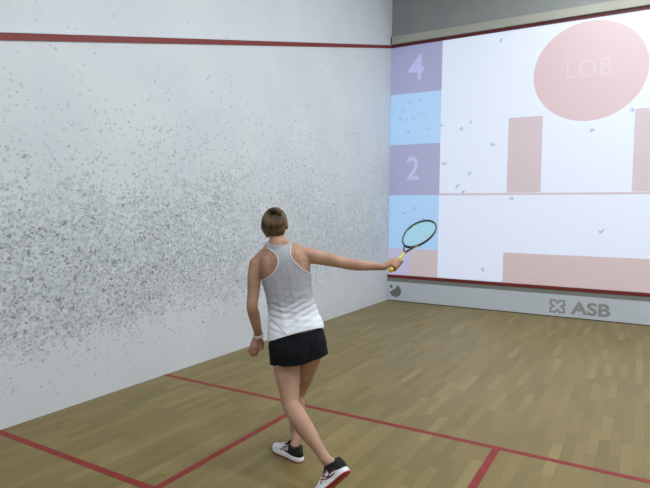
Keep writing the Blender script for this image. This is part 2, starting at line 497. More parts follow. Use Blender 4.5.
# ---------------------------------------------------------------- ceiling lamps
M['housing'] = mat('lamp_housing', srgb(225, 225, 225), .5)
M['diffuser'] = mat('lamp_diffuser', srgb(240, 240, 240), .5, emit=(.95, .98, 1, 1), es=3)
LAMP_W = 48
k = 0
for y in (-8.1, -5.6, -3.1, -1.1):
    for x in (3.6, 5.5):
        t = empty('ceiling_lamp', (x, y, CH))
        row = {-8.1: 'nearest the back wall', -5.6: 'above the short line', -3.1: 'midway to the front wall', -1.1: 'nearest the front wall'}[y]
        top(t, 'white fluorescent ceiling lamp %s, %s' % (row, 'over the middle of the court' if x < 4 else 'by the right wall'), 'ceiling lamp', 'ceiling lamps')
        bm = bmesh.new(); box(bm, -.62, .62, -.16, .16, -.09, 0, bev=.01); bmesh.ops.recalc_face_normals(bm, faces=bm.faces)
        link('housing', bm, M['housing'], parent=t)
        bm = bmesh.new(); box(bm, -.58, .58, -.13, .13, -.10, -.0905); bmesh.ops.recalc_face_normals(bm, faces=bm.faces)
        link('diffuser', bm, M['diffuser'], parent=t)
        ld = bpy.data.lights.new('lamp_light', 'AREA'); ld.shape = 'RECTANGLE'; ld.size = 1.16; ld.size_y = .26
        ld.energy = LAMP_W * (.45 if y > -2 else 1.0); ld.color = (.95, .98, 1); ld.spread = PI
        lo = bpy.data.objects.new('lamp_light', ld); COL.objects.link(lo); lo.location = (x, y, CH - .115)
w = bpy.data.worlds.new('world'); SC.world = w; w.use_nodes = True
w.node_tree.nodes['Background'].inputs[0].default_value = (.8, .85, .9, 1); w.node_tree.nodes['Background'].inputs[1].default_value = .05
SC.view_settings.view_transform = 'Standard'; SC.view_settings.look = 'None'; SC.view_settings.gamma = 1
SC.view_settings.exposure = 0; SC.view_settings.use_curve_mapping = False

# ---------------------------------------------------------------- the player
# torso frame: leaning a little to her left, back turned to us
DT = 3.45
P0 = at(298, 349, DT); P1 = at(278, 243, DT - .02)
TU = (P1 - P0).normalized()
_f = V((-.46, .888, 0))                       # she looks towards the front wall, a little to the left
TR = _f.cross(TU).normalized(); TF = TU.cross(TR).normalized()
bm = bmesh.new()


def tring(u, v, hw, dp, off=0, n=40, p=2.3):
    """one cross-section of the trunk: half width, half depth, forward offset"""
    c = at(u, v, DT) + TF * off; out = []
    for k in range(n):
        a = 2 * PI * k / n; ca, sa = math.cos(a), math.sin(a)
        out.append(c + TR * (hw * math.copysign(abs(ca) ** (2 / p), ca)) + TF * (dp * math.copysign(abs(sa) ** (2 / p), sa)))
    return out


SECT = [(300, 362, .06, .04, 0), (299.5, 359, .125, .085, 0), (299, 354, .160, .112, -.002), (298, 346, .172, .122, -.006), (296.5, 336, .168, .118, -.005), (294.8, 324, .162, .106, 0),
        (292.3, 312, .150, .096, .004), (290.2, 300, .142, .092, .006), (288.4, 290, .143, .093, .006), (286.9, 280, .151, .099, .004), (285.6, 270, .160, .102, 0), (284, 262, .162, .098, -.004),
        (281.5, 255, .150, .086, -.006), (280, 249.5, .115, .066, -.006), (279, 246, .07, .05, -.004)]
rings(bm, [tring(*s) for s in SECT])
# spine hollow is left by two long back muscles and the shoulder blades
for sgn in (-1, 1):
    tube(bm, [at(296, 332, DT) + TR * .045 * sgn - TF * .088, at(289, 300, DT) + TR * .04 * sgn - TF * .068, at(285.5, 275, DT) + TR * .045 * sgn - TF * .078], [.024, .020, .022], n=12)
    ellipsoid(bm, at(283, 263, DT) + TR * .085 * sgn - TF * .075, TR * .042 + TU * .012 * sgn, TF * .022, TU * .06)
    ellipsoid(bm, at(299, 346, DT) + TR * .080 * sgn - TF * .062, TR * .080, TF * .062, TU * .085)     # buttocks
    ellipsoid(bm, at(284, 272, DT) + TR * .065 * sgn + TF * .075, TR * .055, TF * .045, TU * .052)     # chest
SHL = at(256.5, 263.5, DT); SHR = at(305.5, 254.5, DT)
NB = at(277.5, 244, DT - .01) - TF * .006; NT = at(275.3, 228, DT) + TF * .028
# neck, trapezius, shoulders
tube(bm, [NB - TU * .04, NB, (NB + NT) / 2, NT], [.058, .052, .047, .047], n=20, ref=TR)
for S_, sg in ((SHL, -1), (SHR, 1)):
    tube(bm, [NB + TU * .012 + TR * .012 * sg, NB.lerp(S_, .5) + TU * .012, S_ + TU * .004], [.040, .037, .040], n=16)
    tube(bm, [NB - TU * .03, NB.lerp(S_, .55) - TU * .03, S_ - TU * .01], [.055, .05, .042], n=16)
# arms
ELL = at(252.0, 306, 3.43); WRL = at(258.8, 335.5, 3.56)
tube(bm, [SHL, SHL.lerp(ELL, .3) - TR * .005, SHL.lerp(ELL, .7), ELL, ELL.lerp(WRL, .3), ELL.lerp(WRL, .65), WRL], [.046, .044, .038, .0355, .037, .031, .0245], n=18)
ELR = at(351.5, 264.5, 3.47); WRR = at(384.5, 267.0, 3.53)
tube(bm, [SHR - TR * .01, SHR.lerp(ELR, .18) + TU * .0, SHR.lerp(ELR, .5), SHR.lerp(ELR, .8), ELR, ELR.lerp(WRR, .3), ELR.lerp(WRR, .65), WRR], [.052, .049, .042, .038, .036, .035, .028, .022], n=18)
# legs
HPL = at(284.5, 350, 3.46); KNL = at(291, 405, 3.33); ANL = at(325.5, 459, 3.09)
HPR = at(311, 347, 3.50); KNR = at(298, 394, 3.80); ANR = at(294.5, 446, 3.58)


def leg(h, k, a, sc=1):
    d = (a - k).normalized(); th = (k - h).normalized()
    back = (-CF - d * (-CF).dot(d)).normalized()
    pts = [h, h.lerp(k, .25), h.lerp(k, .55), h.lerp(k, .82), k, k.lerp(a, .12) + back * .008, k.lerp(a, .3) + back * .016, k.lerp(a, .52) + back * .010, k.lerp(a, .76), k.lerp(a, .93), a]
    rad = [.088, .086, .075, .060, .0545, .0545, .0565, .050, .036, .0315, .033]
    tube(bm, pts, [r * sc for r in rad], n=22)
    ellipsoid(bm, k - back * .012, TR * .040, d * .048, back * .034)


leg(HPL, KNL, ANL); leg(HPR, KNR, ANR, .96)


# feet inside the shoes: shoe frames (heel, forward, up, side)
def frame(heel, toe, uphint):
    X = (toe - heel).normalized(); Z = (uphint - X * uphint.dot(X)).normalized(); Y = Z.cross(X)
    return heel, X, Y, Z


def floor_hit(u, v):
    d = at(u, v, 1) - CAM; return CAM + d * (-CAM.z / d.z)


hr = floor_hit(301.5, 462.5); tr_ = V((hr.x - .26, hr.y + .075, 0))
FR = frame(hr, tr_, V((0, 0, 1)))
toeL = floor_hit(317, 500.5) + V((0, 0, .004)); heelL = at(345, 475.5, 3.0)
FL = frame(toeL + (heelL - toeL).normalized() * .270, toeL, (KNL - ANL))
ANL2 = FL[0] + FL[1] * .068 + FL[3] * .105
for Fr, an in ((FL, ANL), (FR, ANR)):
    h, X, Y, Z = Fr
    tube(bm, [an, h + X * .068 + Z * .075, h + X * .12 + Z * .045, h + X * .19 + Z * .034, h + X * .22 + Z * .030], [.030, .030, .022, .018, .012], n=16)
    tube(bm, [h + X * .04 + Z * .050, h + X * .068 + Z * .075], [.022, .026], n=14)


# ---- hands
def finger(bm, pts, r0, r1):
    n = len(pts); tube(bm, pts, [r0 + (r1 - r0) * i / (n - 1) for i in range(n)], n=10, seg=4)


# left hand: hangs relaxed below the wrist, thumb towards the thigh
hd = (at(253.6, 352, 3.55) - WRL).normalized()
pn = TF * 0.8 - TR * 0.35                                     # palm faces the thigh and a little back
pn = (pn - hd * pn.dot(hd)).normalized(); th = hd.cross(pn)   # towards the thumb side
if th.dot(TF) < 0 and False: th = -th
side = th if th.dot(CR) > 0 else -th                          # thumb side towards the thigh
pc = WRL + hd * .045
tube(bm, [WRL, WRL + hd * .03, WRL + hd * .078], [(.026, .019), (.036, .016), (.038, .014)], n=18, ref=side)
for i, ln in enumerate((.066, .074, .069, .054)):
    o_ = side * (.030 - .020 * i)
    b_ = WRL + hd * (.080 - .004 * abs(i - 1)) + o_; cur = hd; pts = [b_ - hd * .012, b_]
    p_ = b_
    for seg, (fr, an_) in enumerate(((.42, 10), (.33, 20), (.25, 18))):
        cur = (cur * math.cos(math.radians(an_)) + pn * math.sin(math.radians(an_))).normalized(); p_ = p_ + cur * ln * fr; pts.append(p_)
    finger(bm, pts, .0090, .0070)
tb = WRL + hd * .018 + side * .020
finger(bm, [tb, tb + side * .022 + hd * .018 + pn * .010, tb + side * .034 + hd * .042 + pn * .020, tb + side * .034 + hd * .064 + pn * .024], .0125, .0082)

# right hand: closed round the racket handle
RB = at(390.5, 270.5, 3.50)                      # butt of the racket
_t = math.radians(13); RT_ = CR * math.cos(_t) + CU * math.sin(_t)         # the racket's face is turned up to us
RQ = (CU * math.cos(_t) - CR * math.sin(_t)) * .5 + CF * .866
RPH = math.radians(52); RA = RT_ * math.cos(RPH) + RQ * math.sin(RPH); RBW = RQ * math.cos(RPH) - RT_ * math.sin(RPH); RLEN = .645
HC = RB + RA * .062                              # middle of the fist on the handle
ax = RA
wd = (WRR - HC); wd = (wd - ax * wd.dot(ax)).normalized()     # from the handle towards the wrist
vn = ax.cross(wd)
if vn.dot(-CF) < 0: vn = -vn                                   # vn points at us: back of the hand is on this side
palm = HC + wd * .030 + vn * .012
tube(bm, [WRR, WRR.lerp(palm, .5), palm, HC + wd * .006 + vn * .026], [(.024, .020), (.031, .020), (.040, .017), (.041, .012)], n=18, ref=ax)
for i in range(4):
    c = HC + ax * (.034 - .0215 * i); R_ = .0255 - .001 * i
    a0, a1 = (70, 310) if i < 3 else (70, 290)
    pts = []
    for k in range(8):
        a = math.radians(a0 + (a1 - a0) * k / 7)
        # angle 0 = towards the wrist, 90 = towards us, 180 = away from the wrist, 270 = far side
        pts.append(c + wd * (R_ * math.cos(a)) + vn * (R_ * math.sin(a)) + ax * (.004 * k / 7))
    finger(bm, pts, .0100, .0078)
pts = [palm + ax * .028 - vn * .006]
for k, (a, d_) in enumerate(((320, .050), (285, .062), (245, .072), (215, .078))):
    a = math.radians(a); pts.append(HC + ax * d_ + wd * (.0265 * math.cos(a)) + vn * (.0265 * math.sin(a)))
finger(bm, pts, .0130, .0085)

# ---- head: cranium, jaw, nose, lips, brow, ears
HF = (V((-.55, .835, -.05))).normalized(); HR = HF.cross(V((-.10, -.06, 1))).normalized(); HU = HR.cross(HF).normalized()
HCN = at(275.2, 223.4, DT) + HF * .022
ellipsoid(bm, HCN + HU * .012 - HF * .012, HR * .074, HF * .092, HU * .088, 32, 20)
ellipsoid(bm, HCN - HU * .03 + HF * .022, HR * .062, HF * .070, HU * .080, 28, 18)
ellipsoid(bm, HCN - HU * .088 + HF * .064, HR * .028, HF * .024, HU * .022)
tube(bm, [HCN + HU * .012 + HF * .082, HCN - HU * .012 + HF * .098, HCN - HU * .026 + HF * .104], [.008, .010, .013], n=12)
for sg in (-1, 1):
    ellipsoid(bm, HCN - HU * .030 + HF * .094 + HR * .010 * sg, HR * .008, HF * .010, HU * .007)
    ellipsoid(bm, HCN + HU * .016 + HF * .076 + HR * .030 * sg, HR * .024, HF * .010, HU * .007)
    ellipsoid(bm, HCN - HU * .016 + HF * .066 + HR * .036 * sg, HR * .022, HF * .018, HU * .020)
    ec = HCN - HU * .014 - HF * .004 + HR * .068 * sg
    E1 = (HR * sg * .28 - HF * .8).normalized()
    ear = []
    for k in range(13):
        a = 2 * PI * k / 13 * .94 + .3
        ear.append(ec + E1 * (.006 + .011 * (1 - math.cos(a)) * .9) + HU * (.030 * math.sin(a)) + HF * (-.004 * math.sin(a)))
    tube(bm, ear, [.0048] * 13, n=8, seg=2)
    ellipsoid(bm, ec + E1 * .010, E1 * .016, HR * .006, HU * .026)
for z_, w_ in ((-.053, .022), (-.063, .020)):
    ellipsoid(bm, HCN + HU * z_ + HF * .084, HR * w_, HF * .009, HU * .0055)

body_me = remesh(bm, .0042, 5, .5)
body_me.name = 'person'
person = link('person', body_me, M['skin'], smooth=True)
top(person, 'person in grey racerback top and black skirt, back turned, racket arm stretched to the right', 'person')

# numpy view of the body for cutting clothes that fit it
nv = len(body_me.vertices)
BV = np.empty(nv * 3, 'f'); body_me.vertices.foreach_get('co', BV); BV = BV.reshape(-1, 3)
BN = np.empty(nv * 3, 'f'); body_me.vertices.foreach_get('normal', BN); BN = BN.reshape(-1, 3)
nf = len(body_me.polygons); BF = np.empty(nf * 4, 'i')
if len(body_me.loops) == nf * 4: body_me.polygons.foreach_get('vertices', BF); BF = BF.reshape(-1, 4)
else: BF = np.array([list(p.vertices)[:4] for p in body_me.polygons if len(p.vertices) == 4])
nf = len(BF)
npv = lambda v: np.array(v[:], 'f')


def project(P):
    d = P - npv(CAM); z = d @ npv(CF)
    return 325 + FPX * (d @ npv(CR)) / z, 244 - FPX * (d @ npv(CU)) / z


def in_poly(x, y, poly):
    ins = np.zeros(len(x), bool); n = len(poly); j = n - 1
    for i in range(n):
        xi, yi = poly[i]; xj, yj = poly[j]
        c = ((yi > y) != (yj > y)) & (x < (xj - xi) * (y - yi) / (yj - yi + 1e-9) + xi)
        ins ^= c; j = i
    return ins


def seg_dist(P, a, b):
    a, b = npv(a), npv(b); t = np.clip(((P - a) @ (b - a)) / ((b - a) @ (b - a)), 0, 1)
    return np.linalg.norm(P - (a + t[:, None] * (b - a)), axis=1)


def cut(keep, offset, name, mats, parent, wrinkle=None, smooth_b=6, thick=.0025, normals=None, extra_smooth=0):
    """a garment: the part of the body surface where keep is true, eased off the skin and given thickness"""
    fk = keep[BF].all(axis=1); F = BF[fk]
    used = np.unique(F); idx = -np.ones(nv, 'i'); idx[used] = np.arange(len(used))
    P = BV[used].copy(); Nn = BN[used].copy(); F = idx[F]
    E_ = np.concatenate([F[:, [0, 1]], F[:, [1, 2]], F[:, [2, 3]], F[:, [3, 0]]]); E_.sort(axis=1)
    ue, cnt = np.unique(E_, axis=0, return_counts=True); be = ue[cnt == 1]
    def relax(P, edges, its, only=None):
        for _ in range(its):
            acc = np.zeros_like(P); c = np.zeros(len(P))
            np.add.at(acc, edges[:, 0], P[edges[:, 1]]); np.add.at(acc, edges[:, 1], P[edges[:, 0]])
            np.add.at(c, edges[:, 0], 1); np.add.at(c, edges[:, 1], 1)
            m = c > 0
            if only is not None: m &= only
            P[m] = .5 * P[m] + .5 * acc[m] / c[m][:, None]
        return P
    for _ in range(10):      # smooth normals so that cloth bridges small hollows
        Nn = relax(Nn, ue, 1); Nn /= np.linalg.norm(Nn, axis=1)[:, None] + 1e-9
    P = relax(P, ue, extra_smooth)
    P = relax(P, be, smooth_b)
    P = P + Nn * offset
    if wrinkle is not None: P = P + Nn * wrinkle(P)[:, None]
    me = bpy.data.meshes.new(name); me.from_pydata(P.tolist(), [], F.tolist()); me.update()
    o = link(name, me, mats, parent=parent, smooth=True)
    s = o.modifiers.new('s', 'SOLIDIFY'); s.thickness = thick; s.offset = 1
    return o, P, be


# ---- racerback top
bu, bvv = project(BV)
rel = BV - npv(P0); hs = rel @ npv(TU); ss = rel @ npv(TR); ff = rel @ npv(TF)
nback = BN @ npv(TF)
H_LT = float((at(260, 281, DT) - P0).dot(TU)); H_RT = float((at(311, 273, DT) - P0).dot(TU)); H_TOP = float((at(278, 246, DT) - P0).dot(TU))
poly_back = [(259.3, 281), (260.2, 280.6), (264.5, 278.6), (268.7, 276), (272.5, 272.8), (275, 269.5), (277, 265.5), (277.7, 261.6), (277, 257.6), (274.6, 253.9), (270.5, 250.6), (266.3, 248.3), (262, 246), (266, 236),
             (272, 243.2), (279, 244.6), (286, 243.2), (290, 239), (293, 240), (291.2, 246), (290.4, 251.5), (291.3, 255.2), (293.2, 259.2), (296, 262.6), (299.2, 265.8), (303, 268.6), (307, 270.9), (311.5, 272.6), (325, 273.0),
             (335, 331), (326, 328.6), (313, 330.6), (300, 333.6), (285, 338.3), (270, 343), (258, 346), (262, 300), (259.5, 285)]
kb = in_poly(bu, bvv, poly_back)
hem = in_poly(bu, bvv, [(230, 100), (360, 100), (360, 324), (326, 328.6), (313, 330.6), (300, 333.6), (285, 338.3), (270, 343), (235, 348)])
sc_ = ss - (hs - H_LT) * 0
hl = np.where(ss < 0, H_LT, H_RT); u_ = np.clip((hs - hl) / (H_TOP - hl), 0, 1.3)
lim = .17 - .105 * np.clip(u_, 0, 1) ** .55
neck = (np.abs(ss) < .062) & (hs > H_TOP - .085 + 12 * ss * ss)
kf = ((hs < hl) | (np.abs(ss) < lim)) & ~neck & (hs < H_TOP + .03)
front = nback > .08
keep = np.where(front, kf, kb) & hem & (np.abs(ss) < .21)
arm = (seg_dist(BV, SHL, ELL) < .050) & (hs < H_LT + .0) & (ss < -.13)
arm |= seg_dist(BV, ELL, WRL) < .05
arm |= seg_dist(BV, WRL, WRL + hd * .17) < .05
arm &= (seg_dist(BV, SHL, ELL) < .047) | (seg_dist(BV, ELL, WRL) < .05) | (seg_dist(BV, WRL, WRL + hd * .17) < .05)
keep &= ~arm
nk = seg_dist(BV, NB + TU * .03, NT) < .048
keep &= ~(nk & (hs > H_TOP + .02))
keep &= ff < .3


def wr(P):
    rel = P - npv(P0); h = rel @ npv(TU); s = rel @ npv(TR); out = np.zeros(len(P))
    for i, (p, a, b) in enumerate(zip(P, h, s)):
        # folds that sag across the small of the back, tighter towards the hips
        n1 = noise.noise(V((b * 5 + 3, a * 7, 1.7)))
        f1 = math.sin((a * 1.0 - abs(b + .02) * .38 + n1 * .035) * 150)
        w1 = math.exp(-((a - .235) / .11) ** 2)
        f2 = noise.noise(V((b * 9, a * 48 + b * 14, 4.1)))
        out[i] = .010 * min(1, max(0, (.21 - a) / .08)) + .0026 * 1.3 * w1 * f1 * (.45 + .8 * abs(noise.noise(V((b * 8, a * 11, 9))))) + .0042 * f2 * (w1 * .8 + .12)
    return out


def top_mat():
    m = noisy(mat('grey_marl_fabric', srgb(176, 176, 184), .75, spec=.2), srgb(168, 168, 177), srgb(182, 182, 189), 60, bump=.15, bscale=500)
    b = m.node_tree.nodes['Principled BSDF']; old = b.inputs['Base Color'].links[0].from_socket
    # dip-dyed: marl grey above the waist turning white below
    g = N(m, 'ShaderNodeNewGeometry'); d = N(m, 'ShaderNodeVectorMath', operation='SUBTRACT'); d.inputs[1].default_value = P0
    L(m, g.outputs['Position'], d.inputs[0]); t = N(m, 'ShaderNodeVectorMath', operation='DOT_PRODUCT'); t.inputs[1].default_value = TU; L(m, d.outputs[0], t.inputs[0])
    r = N(m, 'ShaderNodeValToRGB'); e = r.color_ramp.elements; e[0].position = .205; e[0].color = (1, 1, 1, 1); e[1].position = .325; e[1].color = (0, 0, 0, 1)
    L(m, t.outputs['Value'], r.inputs[0])
    mx = N(m, 'ShaderNodeMix', data_type='RGBA'); L(m, r.outputs[0], mx.inputs[0]); L(m, old, mx.inputs[6]); mx.inputs[7].default_value = srgb(236, 239, 246)
    L(m, mx.outputs[2], b.inputs['Base Color'])
    return m


M['top'] = top_mat(); M['trim'] = mat('white_binding', srgb(240, 240, 242), .7); M['seam'] = mat('grey_seam', srgb(140, 142, 150), .8)
shirt, SP, sbe = cut(keep, .0045, 'tank_top', M['top'], person, wrinkle=wr, smooth_b=14, extra_smooth=25, thick=.002)


def surf(u, v, off=.0):
    """nearest point of the garment facing us under u, v"""
    x, y = project(SP); dd = (x - u) ** 2 + (y - v) ** 2; dep = (SP - npv(CAM)) @ npv(CF)
    c = np.where(dd < 9)[0]
    if len(c) == 0: c = np.argsort(dd)[:4]
    dm = dep[c].min(); c = c[dep[c] < dm + .06]; k = c[np.argmin(dd[c])]
    base = at(u, v, float(dep[k])); return base - CF * off


def cord(name, pts, r, m, parent, off=.003):
    bm = bmesh.new(); tube(bm, [surf(u, v, off) for u, v in pts], [r] * len(pts), n=8, seg=5); bmesh.ops.recalc_face_normals(bm, faces=bm.faces)
    return link(name, bm, m, parent=parent, smooth=True)


cord('armhole_binding', [(260.6, 281.2), (264.7, 279.2), (269, 276.5), (272.9, 273.2), (275.5, 269.9), (277.5, 265.6), (278.2, 261.6), (277.4, 257.3), (275, 253.5), (271, 250.1), (267, 248.0)], .0028, M['trim'], shirt)
cord('armhole_binding', [(291, 244.2), (290.3, 251.5), (291.0, 255.4), (292.8, 259.4), (295.6, 262.9), (298.8, 266.2), (302.6, 269.1), (306.6, 271.4), (310.4, 273.0)], .0028, M['trim'], shirt)
cord('seam', [(271, 317.5), (274.5, 321.5), (278.5, 326), (283, 331), (286.2, 334.6)], .0015, M['seam'], shirt, .0035)
bm = bmesh.new()
for i in range(7):       # small round emblem between the shoulder blades
    a = 2 * PI * i / 7; c = surf(286 + 2.2 * math.cos(a), 262 + 2.2 * math.sin(a), .003); ellipsoid(bm, c, TR * .004, TF * .001, TU * .004, 8, 6)
link('emblem', bm, mat('pale_emblem', srgb(176, 176, 186), .7), parent=shirt)

# ---- skirt: a short flared black skirt with a slit on the left
M['black'] = noisy(mat('black_jersey', srgb(20, 20, 24), .85, spec=.15), srgb(17, 17, 21), srgb(25, 25, 30), 30, bump=.1, bscale=300)
bm = bmesh.new(); n = 120; rows = 30; rr = []
NS = 72; okb = ~arm & (np.abs(ss) < .182) & (hs > -.3) & (hs < .3)
hB, aB, rB = hs[okb], np.arctan2((ff + .008)[okb], ss[okb]), np.hypot(ss[okb], (ff + .008)[okb])


def body_radius(h, lo=.012):
    m = np.abs(hB - h) < lo; out = np.zeros(NS)
    if m.any():
        k = ((aB[m] + PI) / (2 * PI) * NS).astype(int) % NS; np.maximum.at(out, k, rB[m])
    out = np.maximum.reduce([np.roll(out, i) for i in range(-1, 2)])
    return sum(np.roll(out, i) for i in range(-2, 3)) / 5


prev = np.zeros(NS)
for j in range(rows):
    t = j / (rows - 1)
    cu, cv = 297.6 + .6 * t, 330.5 + (358.5 - 330.5) * t
    c = at(cu, cv, DT); h_ = (c - P0).dot(TU); s0 = (c - P0).dot(TR)
    br = body_radius(h_) if h_ > -.05 else prev
    prev = np.maximum(br, prev * .995) if t > .3 else br
    ring = []
    hw = .1745 + .004 * t; dp = .120 + .030 * min(1, t * 1.6); p_ = 2.25
    if t < .35: hw -= .02 * (1 - t / .35)
    for k in range(n):
        a = 2 * PI * k / n; ca, sa = math.cos(a), math.sin(a)
        rs_ = 1 / ((abs(ca) / hw) ** p_ + (abs(sa) / dp) ** p_) ** (1 / p_)
        x_ = (a + PI) % (2 * PI) / (2 * PI) * NS - .5; i0 = int(math.floor(x_)); w1 = x_ - i0
        rb = prev[i0 % NS] * (1 - w1) + prev[(i0 + 1) % NS] * w1 + .005 + .004 * t - .010 * max(0, 1 - t / .22)
        if t < .22: rs_ = min(rs_, rb)
        rad_ = max(rs_, rb) * (1 + .016 * t * t * math.sin(9 * a + 1.3) + .008 * t * math.sin(17 * a + .4))
        q_ = P0 - TF * .008 + TU * (h_ - .006 * t * math.sin(3 * a)) + TR * (rad_ * ca) + TF * (rad_ * sa)
        ring.append(q_)
    rr.append(ring)
vv = rings(bm, rr, cap=False)
bm.faces.ensure_lookup_table()
kill = []
for f in bm.faces:
    c = f.calc_center_median(); u, v = px(c)
    if (c - P0).dot(TF) < 0 and v > 357 and abs(u - (277.5 + (v - 362) * .12)) < .18 * (v - 356.0) * .5: kill.append(f)
bmesh.ops.delete(bm, geom=kill, context='FACES')
bmesh.ops.recalc_face_normals(bm, faces=bm.faces)
skirt = link('skirt', bm, M['black'], parent=person, smooth=True, label='short black sports skirt')
s = skirt.modifiers.new('s', 'SOLIDIFY'); s.thickness = .003; s.offset = 1
# under-shorts in the same black, close to the body
H_CR = -.075
ks = (hs < .03) & (hs > -.055) & (np.abs(ss) < .2) & (BV[:, 2] > .6) & ~arm & (np.abs(ff) < .25)
cut(ks, .003, 'under_shorts', M['black'], person, smooth_b=5, thick=.001)

# ---- hair: swept up into a twisted knot
M['hair'] = noisy(mat('brown_hair', srgb(84, 64, 44), .5, spec=.35), srgb(34, 25, 17), srgb(122, 98, 62), 26, detail=5, stretch=(1, 1, .35), bump=.7, bscale=60, lo=.32, hi=.7)
bm = bmesh.new()
ellipsoid(bm, HCN + HU * .020 - HF * .018, HR * .0775, HF * .090, HU * .083, 36, 24)
ellipsoid(bm, HCN - HU * .030 - HF * .040, HR * .064, HF * .060, HU * .060, 30, 20)
ellipsoid(bm, HCN - HU * .062 - HF * .030, HR * .047, HF * .042, HU * .044, 24, 14)
ellipsoid(bm, HCN - HU * .085 - HF * .026 - HR * .006, HR * .038, HF * .034, HU * .034, 24, 14)
for k in range(30):       # swept strands rising from the nape and sides to the knot
    a = math.radians(-158 + 316 * k / 29)
    p0 = HCN - HU * (.085 * math.cos(a)) * (1 if abs(a) < 1.6 else .55) + HR * (.068 * math.sin(a)) - HF * (.045 - .05 * (abs(math.sin(a))))
    kc = HCN + HU * .052 - HF * .088
    p1 = p0.lerp(kc, .5); dd_ = (p1 - HCN).normalized(); p1 = HCN + HU * .004 - HF * .014 + dd_ * .088
    if abs(a) < 2.6: tube(bm, [p0, p1, kc], [.009, .011, .008], n=8)
kn = HCN + HU * .062 - HF * .090
K1 = (HU * .8 - HF * .45).normalized(); K2 = HR
for w_ in range(3):
    pts = []
    for k in range(15):
        a = 2 * PI * k / 14 * .93 + w_ * 2.1; r = .031 + .005 * w_ - .010 * (k / 14)
        pts.append(kn + K2 * (r * 1.05 * math.cos(a)) + K1 * (r * .85 * math.sin(a)) + K1.cross(K2) * (-.006 * math.sin(3 * a + w_)) - HF * .010 * (k / 14))
    tube(bm, pts, [.0105] * 15, n=10, seg=3)
tube(bm, [HCN - HR * .066 + HU * .035 - HF * .02, HCN - HR * .074 - HU * .02 - HF * .035, HCN - HR * .056 - HU * .075 - HF * .045], [.016, .017, .011], n=12)
hair_me = remesh(bm, .0034, 1, .5)
# keep the hair off the face
bm = bmesh.new(); bm.from_mesh(hair_me)
bmesh.ops.bisect_plane(bm, geom=list(bm.verts) + list(bm.edges) + list(bm.faces), plane_co=HCN + HF * .038 + HU * .03, plane_no=(HF - HU * .62).normalized(), clear_outer=True)
bmesh.ops.holes_fill(bm, edges=[e for e in bm.edges if e.is_boundary], sides=0)
link('hair', bm, M['hair'], parent=person, smooth=True, label='brown hair pinned up in a knot')
bm = bmesh.new()
ellipsoid(bm, kn + HU * .006 - HF * .022 + HR * .003, HR * .015, K1 * .013, K1.cross(K2) * .010)  # dark blob standing in for the shaded hole in the middle of the knot
link('knot_hole_shade', bm, mat('dark_knot_shade', srgb(34, 20, 16), .9), parent=person, smooth=True)

# ---- face (turned away from us)
M['eye_white'] = mat('eye_white', srgb(235, 232, 228), .2); M['iris'] = mat('iris', srgb(70, 90, 100), .2); M['lips'] = mat('lips', srgb(176, 98, 92), .45)
for sg in (-1, 1):
    bm = bmesh.new(); ec = HCN - HU * .000 + HF * .0705 + HR * .031 * sg
    ellipsoid(bm, ec, HR * .014, HF * .0115, HU * .0085, 20, 14, 0); ellipsoid(bm, ec + HF * .0085, HR * .0058, HF * .0035, HU * .0058, 14, 10, 1)
    link('eye', bm, [M['eye_white'], M['iris']], parent=person, smooth=True)
    bm = bmesh.new(); tube(bm, [ec + HU * .018 - HR * .016 + HF * .006, ec + HU * .022 + HF * .0105, ec + HU * .018 + HR * .016 + HF * .005], [.0022, .003, .0022], n=8)
    link('eyebrow', bm, M['hair'], parent=person, smooth=True)
bm = bmesh.new()
for z_, w_ in ((-.0535, .021), (-.0625, .019)): ellipsoid(bm, HCN + HU * z_ + HF * .0875, HR * w_, HF * .0075, HU * .0048)
link('lips', bm, M['lips'], parent=person, smooth=True)

# ---- wristband on the left wrist
bm = bmesh.new(); ad = (WRL - ELL).normalized(); wc = WRL - ad * .004
A_ = ad.orthogonal().normalized(); B_ = ad.cross(A_)
rr = []
for k in range(14):
    a = 2 * PI * k / 14; w_, h_ = .0045 * math.cos(a), .014 * math.sin(a)
    rr.append([wc + (A_ * math.cos(t) + B_ * math.sin(t)) * (.0300 + w_) + ad * h_ for t in [2 * PI * i / 36 for i in range(36)]])
rings(bm, rr, closed=True); bmesh.ops.recalc_face_normals(bm, faces=bm.faces)
link('wristband', bm, mat('pale_band', srgb(222, 214, 204), .6), parent=person, smooth=True, label='pale wristband')

# ---- shoes
M['shoe_white'] = noisy(mat('white_mesh_upper', srgb(228, 228, 230), .6), srgb(220, 220, 224), srgb(234, 234, 236), 60, bump=.3, bscale=600)
M['midsole'] = mat('white_midsole', srgb(236, 238, 242), .45); M['outsole'] = mat('red_outsole', srgb(158, 30, 36), .5)
M['shoe_black'] = mat('black_collar', srgb(26, 25, 28), .8); M['stripe'] = mat('dark_red_stripe', srgb(120, 24, 40), .5); M['lace'] = mat('white_lace', srgb(232, 232, 234), .7)


def sole_hw(x):
    """half width of the sole at x (0 heel .. .275 toe) and the centre line shift"""
    X_ = [0, .012, .03, .06, .10, .14, .18, .205, .23, .25, .265, .275]; W_ = [.008, .024, .032, .034, .032, .036, .044, .046, .043, .034, .022, .006]
    return float(np.interp(x, X_, W_))


